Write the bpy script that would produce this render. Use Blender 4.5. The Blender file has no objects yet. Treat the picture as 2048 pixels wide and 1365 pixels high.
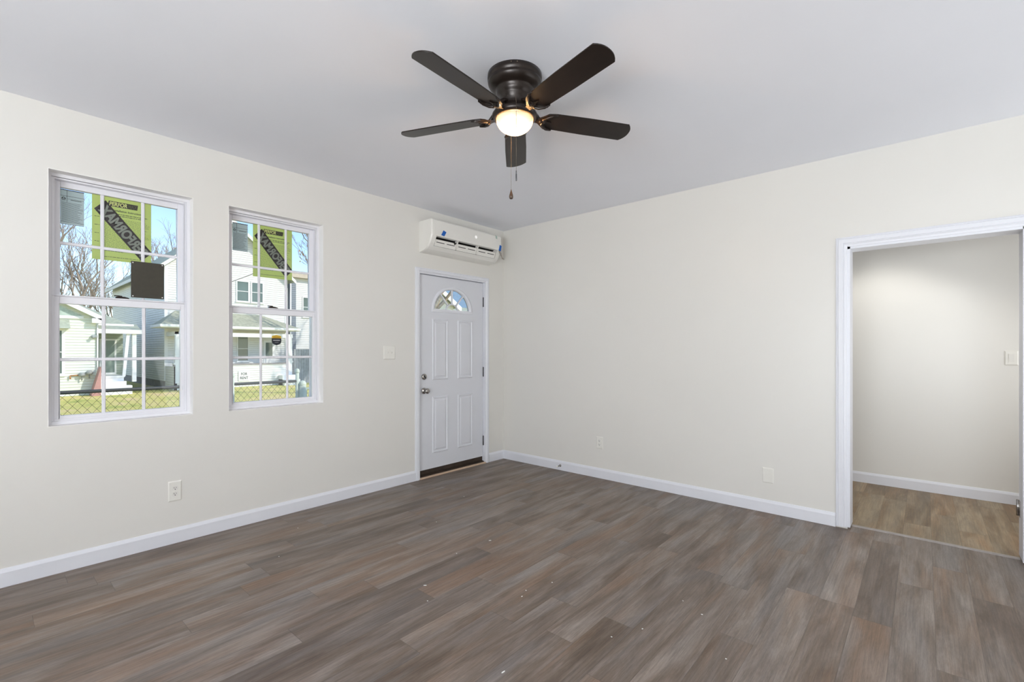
import bpy, bmesh, math, random
from mathutils import Vector, Matrix
S = bpy.context.scene
COL = S.collection
PI = math.pi

# ------------------------------------------------------------------ camera, sky, sun, large lights, exposure
cd = bpy.data.cameras.new('camera'); cam = bpy.data.objects.new('camera', cd); COL.objects.link(cam)
cd.sensor_width = 36; cd.lens = 940 / 2048 * 36; cd.shift_y = 17.5 / 2048; cd.clip_start = .05; cd.clip_end = 500
cam.location = (-4.20, -3.82, 1.31)
cam.rotation_euler = Vector((.752, .659, 0)).to_track_quat('-Z', 'Y').to_euler()
S.camera = cam

wd = bpy.data.worlds.new('sky'); S.world = wd; wd.use_nodes = True
wn = wd.node_tree.nodes; wl = wd.node_tree.links
sky = wn.new('ShaderNodeTexSky'); sky.sky_type = 'NISHITA'; sky.sun_disc = False
sky.sun_elevation = math.radians(35); sky.sun_rotation = math.radians(145)
sky.air_density = .8; sky.dust_density = .05; sky.ozone_density = 1.5
wl.new(sky.outputs[0], wn['Background'].inputs[0]); wn['Background'].inputs[1].default_value = .29

def light(name, kind, loc, energy, color=(1, 1, 1), aim=None, **kw):
    d = bpy.data.lights.new(name, kind); d.energy = energy; d.color = color
    for k, v in kw.items(): setattr(d, k, v)
    o = bpy.data.objects.new(name, d); COL.objects.link(o); o.location = loc
    if aim: o.rotation_euler = Vector(aim).to_track_quat('-Z', 'Y').to_euler()
    return o
light('sun', 'SUN', (8, -8, 20), 3.3, (1, .95, .86), (-.70, 1, -.80), angle=.009)
# unseen fill lights added behind the camera to brighten the room, and the downlight in the hall
light('rear_fill', 'AREA', (-7.0, -4.1, 1.05), 262, (.925, .965, 1), (1, -.30, 1.8), shape='RECTANGLE', size=2.4, size_y=1.6)
light('side_fill', 'AREA', (-1.1, -5.10, .95), 22, (.925, .965, 1), (0, 1, 1.15), shape='RECTANGLE', size=2.4, size_y=1.6)
light('hall_downlight', 'SPOT', (.88, -3.50, 2.70), 37, (1, .97, .92), (0, .0, -1), spot_size=math.radians(106), spot_blend=.45, shadow_soft_size=.06)

light('hall_fill', 'AREA', (.85, -5.30, 1.5), 15, (.97, .98, 1), (.1, 1, .25), shape='RECTANGLE', size=1.0, size_y=1.6)  # unseen fill added at the hall end to lift the hall
vs = S.view_settings
vs.view_transform = 'Standard'; vs.look = 'None'; vs.exposure = .08; vs.gamma = 1; vs.use_curve_mapping = False
S.cycles.use_denoising = True
S.cycles.max_bounces = 10; S.cycles.diffuse_bounces = 6; S.cycles.transparent_max_bounces = 16
S.cycles.sample_clamp_indirect = 6; S.cycles.caustics_reflective = False; S.cycles.caustics_refractive = False

# ------------------------------------------------------------------ mesh helpers
class MB:
    def __init__(s): s.v = []; s.f = []; s.sm = []
    def add(s, vs, fs, smooth=False):
        n = len(s.v); s.v += [tuple(v) for v in vs]
        for f in fs: s.f.append([n + i for i in f]); s.sm.append(smooth)
        return s
    def box(s, x0, x1, y0, y1, z0, z1):
        return s.add([(x0,y0,z0),(x1,y0,z0),(x1,y1,z0),(x0,y1,z0),(x0,y0,z1),(x1,y0,z1),(x1,y1,z1),(x0,y1,z1)],
                     [(3,2,1,0),(4,5,6,7),(0,1,5,4),(1,2,6,5),(2,3,7,6),(3,0,4,7)])
    def tube(s, p, q, r0, r1=None, n=8, caps=True, smooth=True):
        r1 = r0 if r1 is None else r1
        p, q = Vector(p), Vector(q); d = (q - p)
        if d.length < 1e-7: return s
        d.normalize(); a = d.orthogonal().normalized(); b = d.cross(a)
        vs = []
        for c, r in ((p, r0), (q, r1)):
            for i in range(n):
                t = 2 * PI * i / n; vs.append(c + (a * math.cos(t) + b * math.sin(t)) * r)
        s.add(vs, [(i, (i + 1) % n, n + (i + 1) % n, n + i) for i in range(n)], smooth)
        if caps:
            s.add(vs[:n], [tuple(range(n))[::-1]]); s.add(vs[n:], [tuple(range(n))])
        return s
    def path(s, pts, r, n=8):
        pts = [Vector(p) for p in pts]
        rs = r if isinstance(r, (list, tuple)) else [r] * len(pts)
        rings = []
        up = None
        for i, p in enumerate(pts):
            d = (pts[min(i + 1, len(pts) - 1)] - pts[max(i - 1, 0)]).normalized()
            if up is None: up = d.orthogonal().normalized()
            a = (up - d * up.dot(d)).normalized(); up = a; b = d.cross(a)
            rings.append([p + (a * math.cos(2*PI*k/n) + b * math.sin(2*PI*k/n)) * rs[i] for k in range(n)])
        vs = [v for r_ in rings for v in r_]
        fs = [(i*n+k, i*n+(k+1)%n, (i+1)*n+(k+1)%n, (i+1)*n+k) for i in range(len(pts)-1) for k in range(n)]
        s.add(vs, fs, True); s.add(rings[0], [tuple(range(n))[::-1]]); s.add(rings[-1], [tuple(range(n))])
        return s
    def lathe(s, prof, c=(0, 0, 0), n=40, axis='z', smooth=True, closed=False):
        vs = []
        for r, h in prof:
            for i in range(n):
                t = 2*PI*i/n; a, b = r*math.cos(t), r*math.sin(t)
                vs.append((c[0]+a, c[1]+b, c[2]+h) if axis == 'z' else ((c[0]+a, c[1]+h, c[2]+b) if axis == 'y' else (c[0]+h, c[1]+a, c[2]+b)))
        m = len(prof)
        fs = [(i*n+k, i*n+(k+1)%n, ((i+1)%m)*n+(k+1)%n, ((i+1)%m)*n+k) for i in range(m if closed else m-1) for k in range(n)]
        return s.add(vs, fs, smooth)
    def prism(s, poly, axis, a, b):
        """poly in the two other axes (x: (y,z); y: (x,z); z: (x,y)), extruded a..b"""
        P = {'x': lambda u, v, w: (w, u, v), 'y': lambda u, v, w: (u, w, v), 'z': lambda u, v, w: (u, v, w)}[axis]
        n = len(poly); vs = [P(u, v, a) for u, v in poly] + [P(u, v, b) for u, v in poly]
        return s.add(vs, [tuple(range(n))[::-1], tuple(range(n, 2*n))] + [(i, (i+1)%n, n+(i+1)%n, n+i) for i in range(n)])
    def build(s, name, m, parent=None, bevel=0, origin=None, seg=2):
        me = bpy.data.meshes.new(name)
        base = Vector(origin) if origin is not None else (parent_world(parent) if parent else Vector((0, 0, 0)))
        me.from_pydata([Vector(v) - base for v in s.v], [], s.f); 
        for p, k in zip(me.polygons, s.sm): p.use_smooth = k
        bm = bmesh.new(); bm.from_mesh(me)
        bmesh.ops.remove_doubles(bm, verts=bm.verts, dist=1e-5)
        bmesh.ops.recalc_face_normals(bm, faces=bm.faces); bm.to_mesh(me); bm.free()
        me.materials.append(m)
        o = bpy.data.objects.new(name, me); COL.objects.link(o)
        if parent: o.parent = parent; o.location = base - parent_world(parent) if origin is not None else (0, 0, 0)
        else: o.location = base
        if bevel:
            b = o.modifiers.new('bevel', 'BEVEL'); b.width = bevel; b.segments = seg; b.limit_method = 'ANGLE'; b.angle_limit = math.radians(40)
        return o
def parent_world(o):
    v = Vector((0, 0, 0))
    while o: v += o.location; o = o.parent
    return v
def tag(o, label=None, cat=None, group=None, kind=None):
    for k, v in (('label', label), ('category', cat), ('group', group), ('kind', kind)):
        if v: o[k] = v
    return o
def thing(name, label, cat, loc=(0, 0, 0), group=None, kind=None):
    o = bpy.data.objects.new(name, None); COL.objects.link(o); o.location = loc; o.empty_display_size = .05
    return tag(o, label, cat, group, kind)
def struct(o, label=None): 
    o['kind'] = 'structure'
    if label: o['label'] = label
    return o
def text_mb(body, cen, U, V, width=None, height=None, bold=0., shear=0., depth=0.0006, N=None):
    """flat lettering: U reading direction, V up direction, scaled to fit width x height about cen"""
    c = bpy.data.curves.new('t', 'FONT'); c.body = body; c.size = 1; c.offset = bold; c.shear = shear
    c.align_x = 'CENTER'; c.space_line = .85
    t = bpy.data.objects.new('t', c); COL.objects.link(t)
    dg = bpy.context.evaluated_depsgraph_get(); me = bpy.data.meshes.new_from_object(t.evaluated_get(dg))
    vs = [v.co.copy() for v in me.vertices]; fs = [tuple(p.vertices) for p in me.polygons]
    bpy.data.objects.remove(t); bpy.data.curves.remove(c); bpy.data.meshes.remove(me)
    x0, x1 = min(v.x for v in vs), max(v.x for v in vs); y0, y1 = min(v.y for v in vs), max(v.y for v in vs)
    sx = width / (x1 - x0) if width else None; sy = height / (y1 - y0) if height else None
    sx = sx or sy; sy = sy or sx
    U, V, cen = Vector(U), Vector(V), Vector(cen)
    m = MB(); m.add([cen + U * ((v.x - (x0+x1)/2) * sx) + V * ((v.y - (y0+y1)/2) * sy) for v in vs], fs)
    return m

# ------------------------------------------------------------------ materials
def mat(name, color, rough=.5, metal=0., spec=.5, noise=0., nscale=20., bump=0., bscale=200., trans=0., emit=None, estr=0., coat=0.):
    m = bpy.data.materials.new(name); m.use_nodes = True
    N, L = m.node_tree.nodes, m.node_tree.links; p = N['Principled BSDF']
    p.inputs['Base Color'].default_value = (*color, 1); p.inputs['Roughness'].default_value = rough
    p.inputs['Metallic'].default_value = metal; p.inputs['Specular IOR Level'].default_value = spec
    p.inputs['Coat Weight'].default_value = coat
    tc = N.new('ShaderNodeTexCoord')
    if noise:
        t = N.new('ShaderNodeTexNoise'); t.inputs['Scale'].default_value = nscale; t.inputs['Detail'].default_value = 5
        L.new(tc.outputs['Object'], t.inputs['Vector'])
        r = N.new('ShaderNodeMapRange'); r.inputs[1].default_value = .3; r.inputs[2].default_value = .7
        r.inputs[3].default_value = 1 - noise; r.inputs[4].default_value = 1 + noise; L.new(t.outputs['Fac'], r.inputs[0])
        x = N.new('ShaderNodeVectorMath'); x.operation = 'SCALE'; x.inputs[0].default_value = color
        L.new(r.outputs[0], x.inputs['Scale']); L.new(x.outputs[0], p.inputs['Base Color'])
    if bump:
        t = N.new('ShaderNodeTexNoise'); t.inputs['Scale'].default_value = bscale; t.inputs['Detail'].default_value = 3
        L.new(tc.outputs['Object'], t.inputs['Vector'])
        b = N.new('ShaderNodeBump'); b.inputs['Strength'].default_value = bump; b.inputs['Distance'].default_value = .002
        L.new(t.outputs['Fac'], b.inputs['Height']); L.new(b.outputs[0], p.inputs['Normal'])
    if emit:
        p.inputs['Emission Color'].default_value = (*emit, 1); p.inputs['Emission Strength'].default_value = estr
    return m

def mathn(N, L, op, a, b=None, c=None):
    n = N.new('ShaderNodeMath'); n.operation = op
    for i, v in enumerate((a, b, c)):
        if v is None: continue
        if isinstance(v, (int, float)): n.inputs[i].default_value = v
        else: L.new(v, n.inputs[i])
    return n.outputs[0]

def siding_mat(name, color, pitch=.12, rough=.6, strength=.9):
    m = mat(name, color, rough, noise=.04, nscale=3)
    N, L = m.node_tree.nodes, m.node_tree.links
    tc = N.new('ShaderNodeTexCoord'); s = N.new('ShaderNodeSeparateXYZ'); L.new(tc.outputs['Object'], s.inputs[0])
    f = mathn(N, L, 'FRACT', mathn(N, L, 'DIVIDE', s.outputs[2], pitch))
    h = mathn(N, L, 'MINIMUM', mathn(N, L, 'MULTIPLY', f, 5.), 1)
    b = N.new('ShaderNodeBump'); b.inputs['Strength'].default_value = strength; b.inputs['Distance'].default_value = .02
    L.new(h, b.inputs['Height']); L.new(b.outputs[0], N['Principled BSDF'].inputs['Normal'])
    return m

def floor_mat(name='vinyl_plank', tint=(1, 1, 1)):
    m = bpy.data.materials.new(name); m.use_nodes = True
    N, L = m.node_tree.nodes, m.node_tree.links; p = N['Principled BSDF']
    M = lambda op, a, b=None, c=None: mathn(N, L, op, a, b, c)
    tc = N.new('ShaderNodeTexCoord'); s = N.new('ShaderNodeSeparateXYZ'); L.new(tc.outputs['Object'], s.inputs[0])
    x, y = s.outputs[0], s.outputs[1]
    v = M('DIVIDE', M('ADD', y, .06), .152); row = M('FLOOR', v); fv = M('FRACT', v)
    w1 = N.new('ShaderNodeTexWhiteNoise'); w1.noise_dimensions = '1D'; L.new(row, w1.inputs['W'])
    u = M('ADD', M('DIVIDE', x, 1.22), w1.outputs['Value']); colm = M('FLOOR', u); fu = M('FRACT', u)
    cb = N.new('ShaderNodeCombineXYZ'); L.new(row, cb.inputs[0]); L.new(colm, cb.inputs[1])
    w2 = N.new('ShaderNodeTexWhiteNoise'); w2.noise_dimensions = '3D'; L.new(cb.outputs[0], w2.inputs['Vector'])
    rnd = w2.outputs['Value']; rs = N.new('ShaderNodeSeparateColor'); L.new(w2.outputs['Color'], rs.inputs[0])
    def noise(sx, sy, off, detail, rough=.55, dist=0.):
        c = N.new('ShaderNodeCombineXYZ'); L.new(M('MULTIPLY', x, sx), c.inputs[0]); L.new(M('MULTIPLY', y, sy), c.inputs[1])
        L.new(M('MULTIPLY', rnd, off), c.inputs[2])
        t = N.new('ShaderNodeTexNoise'); t.inputs['Scale'].default_value = 1; t.inputs['Detail'].default_value = detail
        t.inputs['Roughness'].default_value = rough; t.inputs['Distortion'].default_value = dist
        L.new(c.outputs[0], t.inputs['Vector']); return t.outputs['Fac']
    blotch = noise(1.6, 9, 37, 4, .6, .6); hue = noise(1.1, 7, 91, 3, .5, .4); grain = noise(4, 110, 53, 5, .7, .5); fine = noise(40, 420, 11, 2)
    ramp = N.new('ShaderNodeValToRGB'); L.new(M('ADD', blotch, M('MULTIPLY', M('SUBTRACT', rnd, .5), .13)), ramp.inputs[0])
    e = ramp.color_ramp.elements; e[0].position = .30; e[0].color = (.112, .079, .056, 1); e[1].position = .74; e[1].color = (.275, .230, .196, 1)
    k = e.new(.44); k.color = (.158, .120, .092, 1); k = e.new(.57); k.color = (.206, .167, .139, 1)
    mx = N.new('ShaderNodeMix'); mx.data_type = 'RGBA'; L.new(ramp.outputs[0], mx.inputs[6]); mx.inputs[7].default_value = (.205, .118, .065, 1)
    hr = N.new('ShaderNodeMapRange'); hr.inputs[1].default_value = .52; hr.inputs[2].default_value = .74; hr.inputs[4].default_value = .60
    L.new(M('ADD', hue, M('MULTIPLY', M('SUBTRACT', rs.outputs[0], .5), .16)), hr.inputs[0]); L.new(hr.outputs[0], mx.inputs[0])
    mg = N.new('ShaderNodeMix'); mg.data_type = 'RGBA'; L.new(mx.outputs[2], mg.inputs[6]); mg.inputs[7].default_value = (.165, .160, .162, 1)
    gr = N.new('ShaderNodeMapRange'); gr.inputs[1].default_value = .48; gr.inputs[2].default_value = .30; gr.inputs[4].default_value = .42
    L.new(hue, gr.inputs[0]); L.new(gr.outputs[0], mg.inputs[0])
    g = N.new('ShaderNodeMapRange'); g.inputs[1].default_value = .3; g.inputs[2].default_value = .7; g.inputs[3].default_value = .60; g.inputs[4].default_value = 1.36
    L.new(M('ADD', M('MULTIPLY', grain, .75), M('MULTIPLY', fine, .25)), g.inputs[0])
    seam = M('MAXIMUM', M('LESS_THAN', fv, .010), M('LESS_THAN', fu, .0016))
    tot = M('MULTIPLY', g.outputs[0], M('SUBTRACT', 1, M('MULTIPLY', seam, .42)))
    tot = M('MULTIPLY', tot, M('ADD', .91, M('MULTIPLY', rs.outputs[1], .18)))
    sc = N.new('ShaderNodeVectorMath'); sc.operation = 'SCALE'; L.new(mg.outputs[2], sc.inputs[0]); L.new(tot, sc.inputs['Scale'])
    tn = N.new('ShaderNodeVectorMath'); tn.operation = 'MULTIPLY'; L.new(sc.outputs[0], tn.inputs[0]); tn.inputs[1].default_value = tint
    L.new(tn.outputs[0], p.inputs['Base Color'])
    rr = M('ADD', .36, M('MULTIPLY', grain, .16)); L.new(rr, p.inputs['Roughness']); p.inputs['Specular IOR Level'].default_value = .42
    b = N.new('ShaderNodeBump'); b.inputs['Strength'].default_value = .25; b.inputs['Distance'].default_value = .001
    L.new(M('SUBTRACT', grain, M('MULTIPLY', seam, .8)), b.inputs['Height']); L.new(b.outputs[0], p.inputs['Normal'])
    return m

def glass_mat(name='window_glass', tint=(1, 1, 1)):
    m = bpy.data.materials.new(name); m.use_nodes = True; N, L = m.node_tree.nodes, m.node_tree.links
    N.remove(N['Principled BSDF']); out = N['Material Output']
    t = N.new('ShaderNodeBsdfTransparent'); t.inputs[0].default_value = (*tint, 1)
    g = N.new('ShaderNodeBsdfGlossy'); g.inputs['Roughness'].default_value = .02
    fr = N.new('ShaderNodeFresnel'); fr.inputs[0].default_value = 1.35
    mx = N.new('ShaderNodeMixShader'); L.new(fr.outputs[0], mx.inputs[0]); L.new(t.outputs[0], mx.inputs[1]); L.new(g.outputs[0], mx.inputs[2])
    L.new(mx.outputs[0], out.inputs[0]); return m

def paper_mat(name, color, thin=.55):
    m = mat(name, color, .6, noise=.04, nscale=9); N, L = m.node_tree.nodes, m.node_tree.links
    t = N.new('ShaderNodeBsdfTranslucent'); t.inputs[0].default_value = (*color, 1)
    mx = N.new('ShaderNodeMixShader'); mx.inputs[0].default_value = thin
    L.new(N['Principled BSDF'].outputs[0], mx.inputs[1]); L.new(t.outputs[0], mx.inputs[2]); L.new(mx.outputs[0], N['Material Output'].inputs[0]); return m

M_wall = mat('wall_paint', (.75, .738, .700), .34, spec=.5, noise=.012, nscale=1.3, bump=.05, bscale=320)
M_ceil = mat('ceiling_paint', (.83, .845, .90), .8, spec=.3, noise=.01, nscale=1.5)
M_trim = mat('trim_paint', (.76, .775, .825), .38, noise=.01, nscale=6)
M_vinyl = mat('window_vinyl', (.80, .80, .84), .35, noise=.01, nscale=9)
M_reveal = mat('reveal_daylit', (.92, .91, .89), .5, noise=.01, nscale=5)  # whiter than the walls: outdoor light on the returns put into the colour
M_door = mat('door_paint', (.70, .715, .76), .40, noise=.012, nscale=3)
M_plate = mat('plate_plastic', (.80, .79, .74), .3, noise=.01, nscale=40)
M_plate2 = mat('device_plastic', (.76, .75, .71), .35, noise=.01, nscale=40)
M_dark = mat('dark_slot', (.012, .011, .01), .6, noise=.1, nscale=60)
M_floor = floor_mat(tint=(1.07, 1.08, 1.10)); M_floor2 = floor_mat('hall_vinyl_plank', (1.45, 1.33, .98))
M_glass = glass_mat()
M_bronze = mat('oil_rubbed_bronze', (.022, .015, .012), .32, metal=.35, noise=.15, nscale=14)
M_iron = mat('bracket_bronze', (.020, .013, .010), .30, metal=.3, noise=.15, nscale=30)
M_chain = mat('chain_brass', (.20, .16, .12), .35, metal=.8, noise=.1, nscale=200)
M_chrome = mat('satin_nickel', (.42, .40, .38), .22, metal=1, noise=.1, nscale=60)
M_hinge = mat('hinge_steel', (.12, .12, .13), .35, metal=.8, noise=.1, nscale=60)
M_ac = mat('ac_plastic', (.80, .79, .75), .28, noise=.008, nscale=5)
M_blue = mat('painters_tape_blue', (.005, .12, .50), .6, noise=.08, nscale=60)
M_green_tape = mat('pale_green_tape', (.42, .55, .49), .5, noise=.06, nscale=60)
M_cable = mat('grey_cable', (.30, .28, .25), .6, noise=.2, nscale=60)
M_led = mat('display_led', (.9, .9, .9), .4, noise=.01, emit=(1, 1, 1), estr=1.0)
M_sill = mat('dark_sill', (.035, .022, .014), .6, noise=.4, nscale=14)
M_pine = mat('raw_pine', (.62, .46, .33), .6, noise=.08, nscale=20)
M_strip = mat('transition_metal', (.36, .33, .31), .35, metal=.4, noise=.1, nscale=40)
M_ink = mat('black_ink', (.015, .015, .013), .7, noise=.1, nscale=50)
M_brownink = mat('strip_ink', (.035, .028, .026), .7, noise=.1, nscale=50)
M_stripgrey = paper_mat('strip_grey', (.42, .47, .40), .35)
M_sheet = paper_mat('lime_paper', (.72, .80, .23), .55)
M_lime = mat('lime_ink', (.78, .84, .30), .6, noise=.03, nscale=30)
M_olive = mat('olive_ink', (.10, .11, .04), .6, noise=.06, nscale=30)
M_greylabel = paper_mat('grey_paper', (.58, .66, .66), .40)
M_blackplate = mat('dark_bronze_plate', (.042, .038, .026), .55, noise=.12, nscale=50)
M_screw = mat('screw_white', (.8, .8, .8), .3, metal=.3, noise=.02)
M_yellow = mat('shield_yellow', (.62, .40, .03), .5, noise=.05, nscale=50)
M_navy = mat('shield_navy', (.010, .014, .022), .4, noise=.1, nscale=50)
M_whiteink = mat('white_ink', (.6, .6, .6), .6, noise=.02)
M_chip = mat('paint_chip_white', (.85, .85, .82), .6, noise=.05)

# ------------------------------------------------------------------ room shell
H = 2.74; XN = -8.4; YN = -5.4; WT = .2; DY0, DY1 = -4.29, -3.40    # doorway in the right-hand wall
W_X = [(-3.924, -3.204), (-2.983, -2.263)]; WZ0, WZ1 = .860, 2.366
D_X0, D_X1, D_Z = -1.255, -.317, 2.085

def wall_with_holes(mb, x0, x1, z0, z1, holes, t0, t1, axis):
    """holes: (a0,a1,b0,b1) along the wall / height; boxes around them"""
    xs = sorted({x0, x1, *[h[0] for h in holes], *[h[1] for h in holes]})
    zs = sorted({z0, z1, *[h[2] for h in holes], *[h[3] for h in holes]})
    inside = lambda u, v: any(h[0] < u < h[1] and h[2] < v < h[3] for h in holes)
    P = (lambda u, w, v: (u, w, v)) if axis == 'x' else (lambda u, w, v: (w, u, v))
    for i in range(len(xs) - 1):
        for j in range(len(zs) - 1):
            a, b, c, d = xs[i], xs[i+1], zs[j], zs[j+1]
            if inside((a+b)/2, (c+d)/2): continue
            for w in (t0, t1): mb.add([P(a,w,c), P(b,w,c), P(b,w,d), P(a,w,d)], [(0,1,2,3)])
    for h in holes:
        a, b, c, d = h
        mb.add([P(a,t0,c),P(b,t0,c),P(b,t0,d),P(a,t0,d),P(a,t1,c),P(b,t1,c),P(b,t1,d),P(a,t1,d)],
               [(0,1,5,4),(1,2,6,5),(2,3,7,6),(3,0,4,7)])
    mb.add([P(x0,t0,z0),P(x1,t0,z0),P(x1,t0,z1),P(x0,t0,z1),P(x0,t1,z0),P(x1,t1,z0),P(x1,t1,z1),P(x0,t1,z1)],
           [(0,1,5,4),(1,2,6,5),(2,3,7,6),(3,0,4,7)])
    return mb

wl_ = MB(); wall_with_holes(wl_, XN, 1.8, -.02, H, [(a, b, WZ0, WZ1) for a, b in W_X] + [(D_X0 - .012, D_X1 + .012, -.02, D_Z + .012)], 0, WT, 'x')
struct(wl_.build('wall_left', M_wall))
wr = MB(); wall_with_holes(wr, YN, 0, -.02, H, [(DY0, DY1, -.02, 2.062)], 0, .16, 'y'); struct(wr.build('wall_right', M_wall))
struct(MB().box(XN - .15, XN, YN - .15, WT, 0, H).build('wall_rear', M_wall))
struct(MB().box(XN, 1.8, YN - .15, YN, 0, H).build('wall_near', M_wall))
struct(MB().box(1.58, 1.8, YN, 0, 0, H).build('wall_hall', M_wall))
struct(MB().box(XN - .15, .105, YN - .15, WT, -.12, 0).build('floor', M_floor))
struct(MB().box(.105, 1.8, YN - .15, WT, -.12, 0).build('floor_hall', M_floor2))
struct(MB().box(XN - .15, 1.8, YN - .15, WT, H, H + .15).build('ceiling', M_ceil))
struct(MB().prism([(-6.1, H + .15), (.5, H + .15), (-2.8, H + 1.6)], 'x', XN - .3, 2.0).build('roof', mat('roof_shingle', (.12, .11, .10), .8, noise=.2, nscale=8)))

BBP = [(0, 0), (.014, 0), (.014, .080), (.010, .090), (.005, .101), (0, .101)]
def baseboard(name, axis, a, b, face, sgn):
    m = MB(); m.prism([(face + sgn * t, z + .001) for t, z in BBP], 'y' if axis == 'yy' else axis, a, b); return struct(m.build(name, M_trim))
baseboard('baseboard_left', 'x', XN, D_X0 - .056, 0, -1)
baseboard('baseboard_left.001', 'x', D_X1 + .060, 0, 0, -1)
baseboard('baseboard_right', 'y', DY1 + .071, -.014, 0, -1)
baseboard('baseboard_right.001', 'y', YN, DY0 - .071, 0, -1)
baseboard('baseboard_hall', 'y', YN, -.01, 1.58, -1)

# casings: a profile swept up one side, across the head and down the other, with mitred corners
CP = [(0, 0), (0, .012), (.006, .015), (.012, .012), (.016, .018), (.040, .018), (.044, .014), (.048, .016), (.056, .010), (.062, .009), (1, .009), (1, 0)]
def casing(mb, a0, a1, ztop, w, P, sgn, z0=0.):
    """outer edge w away from the opening a0..a1; P(u, depth, z)"""
    prof = [((min(c * w / .068, w)) if c < 1 else w, t) for c, t in CP]      # c from the outer edge inwards
    prof.append(prof[0])
    path = [(a0, z0, -1, 0), (a0, ztop, -1, 1), (a1, ztop, 1, 1), (a1, z0, 1, 0)]
    rows = [[P(a + sx * (w - c), sgn * t, z + sz * (w - c)) for c, t in prof[:-1]] for a, z, sx, sz in path]
    n = len(rows[0]); vs = [v for r in rows for v in r]
    fs = [(i*n+k, i*n+(k+1)%n, (i+1)*n+(k+1)%n, (i+1)*n+k) for i in range(3) for k in range(n)]
    mb.add(vs, fs + [tuple(range(n))[::-1], tuple(range(3*n, 4*n))])
    return mb

# doorway to the hall: jamb lining and casings on both faces
t2 = thing('trim_2', 'white moulded casing round the open doorway to the hall', 'door casing', (0, (DY0 + DY1) / 2, 0), kind='structure')
casing(MB(), DY0, DY1, 2.062, .070, lambda u, d, z: (d, u, z), -1, .012).build('casing', M_trim, t2)
casing(MB(), DY0, DY1, 2.062, .070, lambda u, d, z: (.16 + d, u, z), 1, .012).build('casing', M_trim, t2)
jm = MB(); jm.box(-.001, .161, DY1 - .016, DY1, .012, 2.062).box(-.001, .161, DY0, DY0 + .016, .012, 2.062).box(-.001, .161, DY0, DY1, 2.046, 2.062)
jm.build('jamb', M_trim, t2)
hp = MB(); hp.box(.10, .145, DY0 + .0155, DY0 + .019, .26, .36); hp.tube((.152, DY0 + .022, .26), (.152, DY0 + .022, .36), .008, n=10)
hp.build('hinge_leaf', M_chrome, t2)
tag(MB().prism([(.085, .0), (.092, .006), (.118, .006), (.125, 0)], 'y', DY0 + .017, DY1 - .017).build('transition_strip', M_strip),
    'thin metal floor strip across the doorway to the hall', 'floor strip')

# ------------------------------------------------------------------ double-hung windows
def muntin_bar(mb, axis, c, a, b, Y, w=.020):
    """flat bar between the panes with a raised centre"""
    h = .004 if axis == 'z' else .0046
    prof = [(-w/2, 0), (-w/2 + .004, -h), (w/2 - .004, -h), (w/2, 0), (w/2 - .004, h), (-w/2 + .004, h)]
    if axis == 'z': mb.add([(c + u, Y + v, z) for z in (a, b) for u, v in prof], [(i, (i+1)%6, 6+(i+1)%6, 6+i) for i in range(6)])
    else: mb.add([(x, Y + v, c + u) for x in (a, b) for u, v in prof], [(i, (i+1)%6, 6+(i+1)%6, 6+i) for i in range(6)])
def ring(mb, x0, x1, z0, z1, l, r, b, t, y0, y1):
    mb.box(x0, x0+l, y0, y1, z0, z1).box(x1-r, x1, y0, y1, z0, z1).box(x0+l, x1-r, y0, y1, z0, z0+b).box(x0+l, x1-r, y0, y1, z1-t, z1)
    return mb
def make_window(idx, x0, label):
    x1 = x0 + .72
    w = thing('window_%d' % idx, label, 'window', (x0 + .36, .07, WZ0), kind='structure')
    f = MB(); ring(f, x0, x1, WZ0, WZ1, .020, .020, .022, .022, .070, .185)
    ring(f, x0 + .020, x1 - .020, WZ0 + .022, WZ1 - .022, .012, .012, .012, .012, .078, .185)
    f.build('frame', M_vinyl, w, bevel=.002)
    rv = MB(); ring(rv, x0 - .0005, x1 + .0005, WZ0 - .0005, WZ1 + .0005, .003, .003, .003, .003, -.0012, .071); rv.build('drywall_return', M_reveal, w)
    up = MB(); ring(up, x0 + .030, x1 - .030, 1.600, WZ1 - .028, .032, .032, .036, .040, .118, .150); u = up.build('upper_sash', M_vinyl, w, bevel=.003)
    gx0, gx1 = x0 + .062, x1 - .062
    g = MB(); g.box(gx0 - .004, gx1 + .004, .136, .139, 1.634, 2.302); g.build('glass', M_glass, u)
    b = MB()
    for k in (1, 2): muntin_bar(b, 'z', gx0 + (gx1 - gx0) * k / 3 + (-.003 if k == 1 else .006), 1.634, 2.302, .1315)
    muntin_bar(b, 'x', 1.960, gx0, gx1, .1315); b.build('grille', M_vinyl, u)
    lo = MB(); ring(lo, x0 + .018, x1 - .016, WZ0 + .022, 1.630, .038, .036, .030, .042, .085, .117)
    lo.prism([(.085, 1.630), (.076, 1.633), (.076, 1.641), (.117, 1.641), (.117, 1.630)], 'x', x0 + .02, x1 - .018)
    l = lo.build('lower_sash', M_vinyl, w, bevel=.003)
    hx0, hx1 = x0 + .056, x1 - .052
    g = MB(); g.box(hx0 - .004, hx1 + .004, .104, .107, .910, 1.590); g.build('glass', M_glass, l)
    b = MB()
    for k in (1, 2): muntin_bar(b, 'z', hx0 + (hx1 - hx0) * k / 3, .910, 1.590, .1005)
    muntin_bar(b, 'x', 1.250, hx0, hx1, .1005); b.build('grille', M_vinyl, l)
    k = MB(); c = x0 + .352
    k.prism([(c - .036, 1.641), (c + .036, 1.641), (c + .033, 1.648), (c + .012, 1.654), (c - .020, 1.655), (c - .034, 1.652)], 'y', .088, .112)
    k.tube((c - .01, .1, 1.65), (c - .01, .1, 1.660), .012, .010, 12); k.box(c - .042, c - .01, .090, .100, 1.655, 1.661)
    k.build('sash_lock', M_bronze, l, bevel=.001)
    t = MB(); t.box(x1 - .040, x1 - .034, .080, .086, 1.03, 1.06); t.build('tilt_latch', M_trim, l)
    return w
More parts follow.
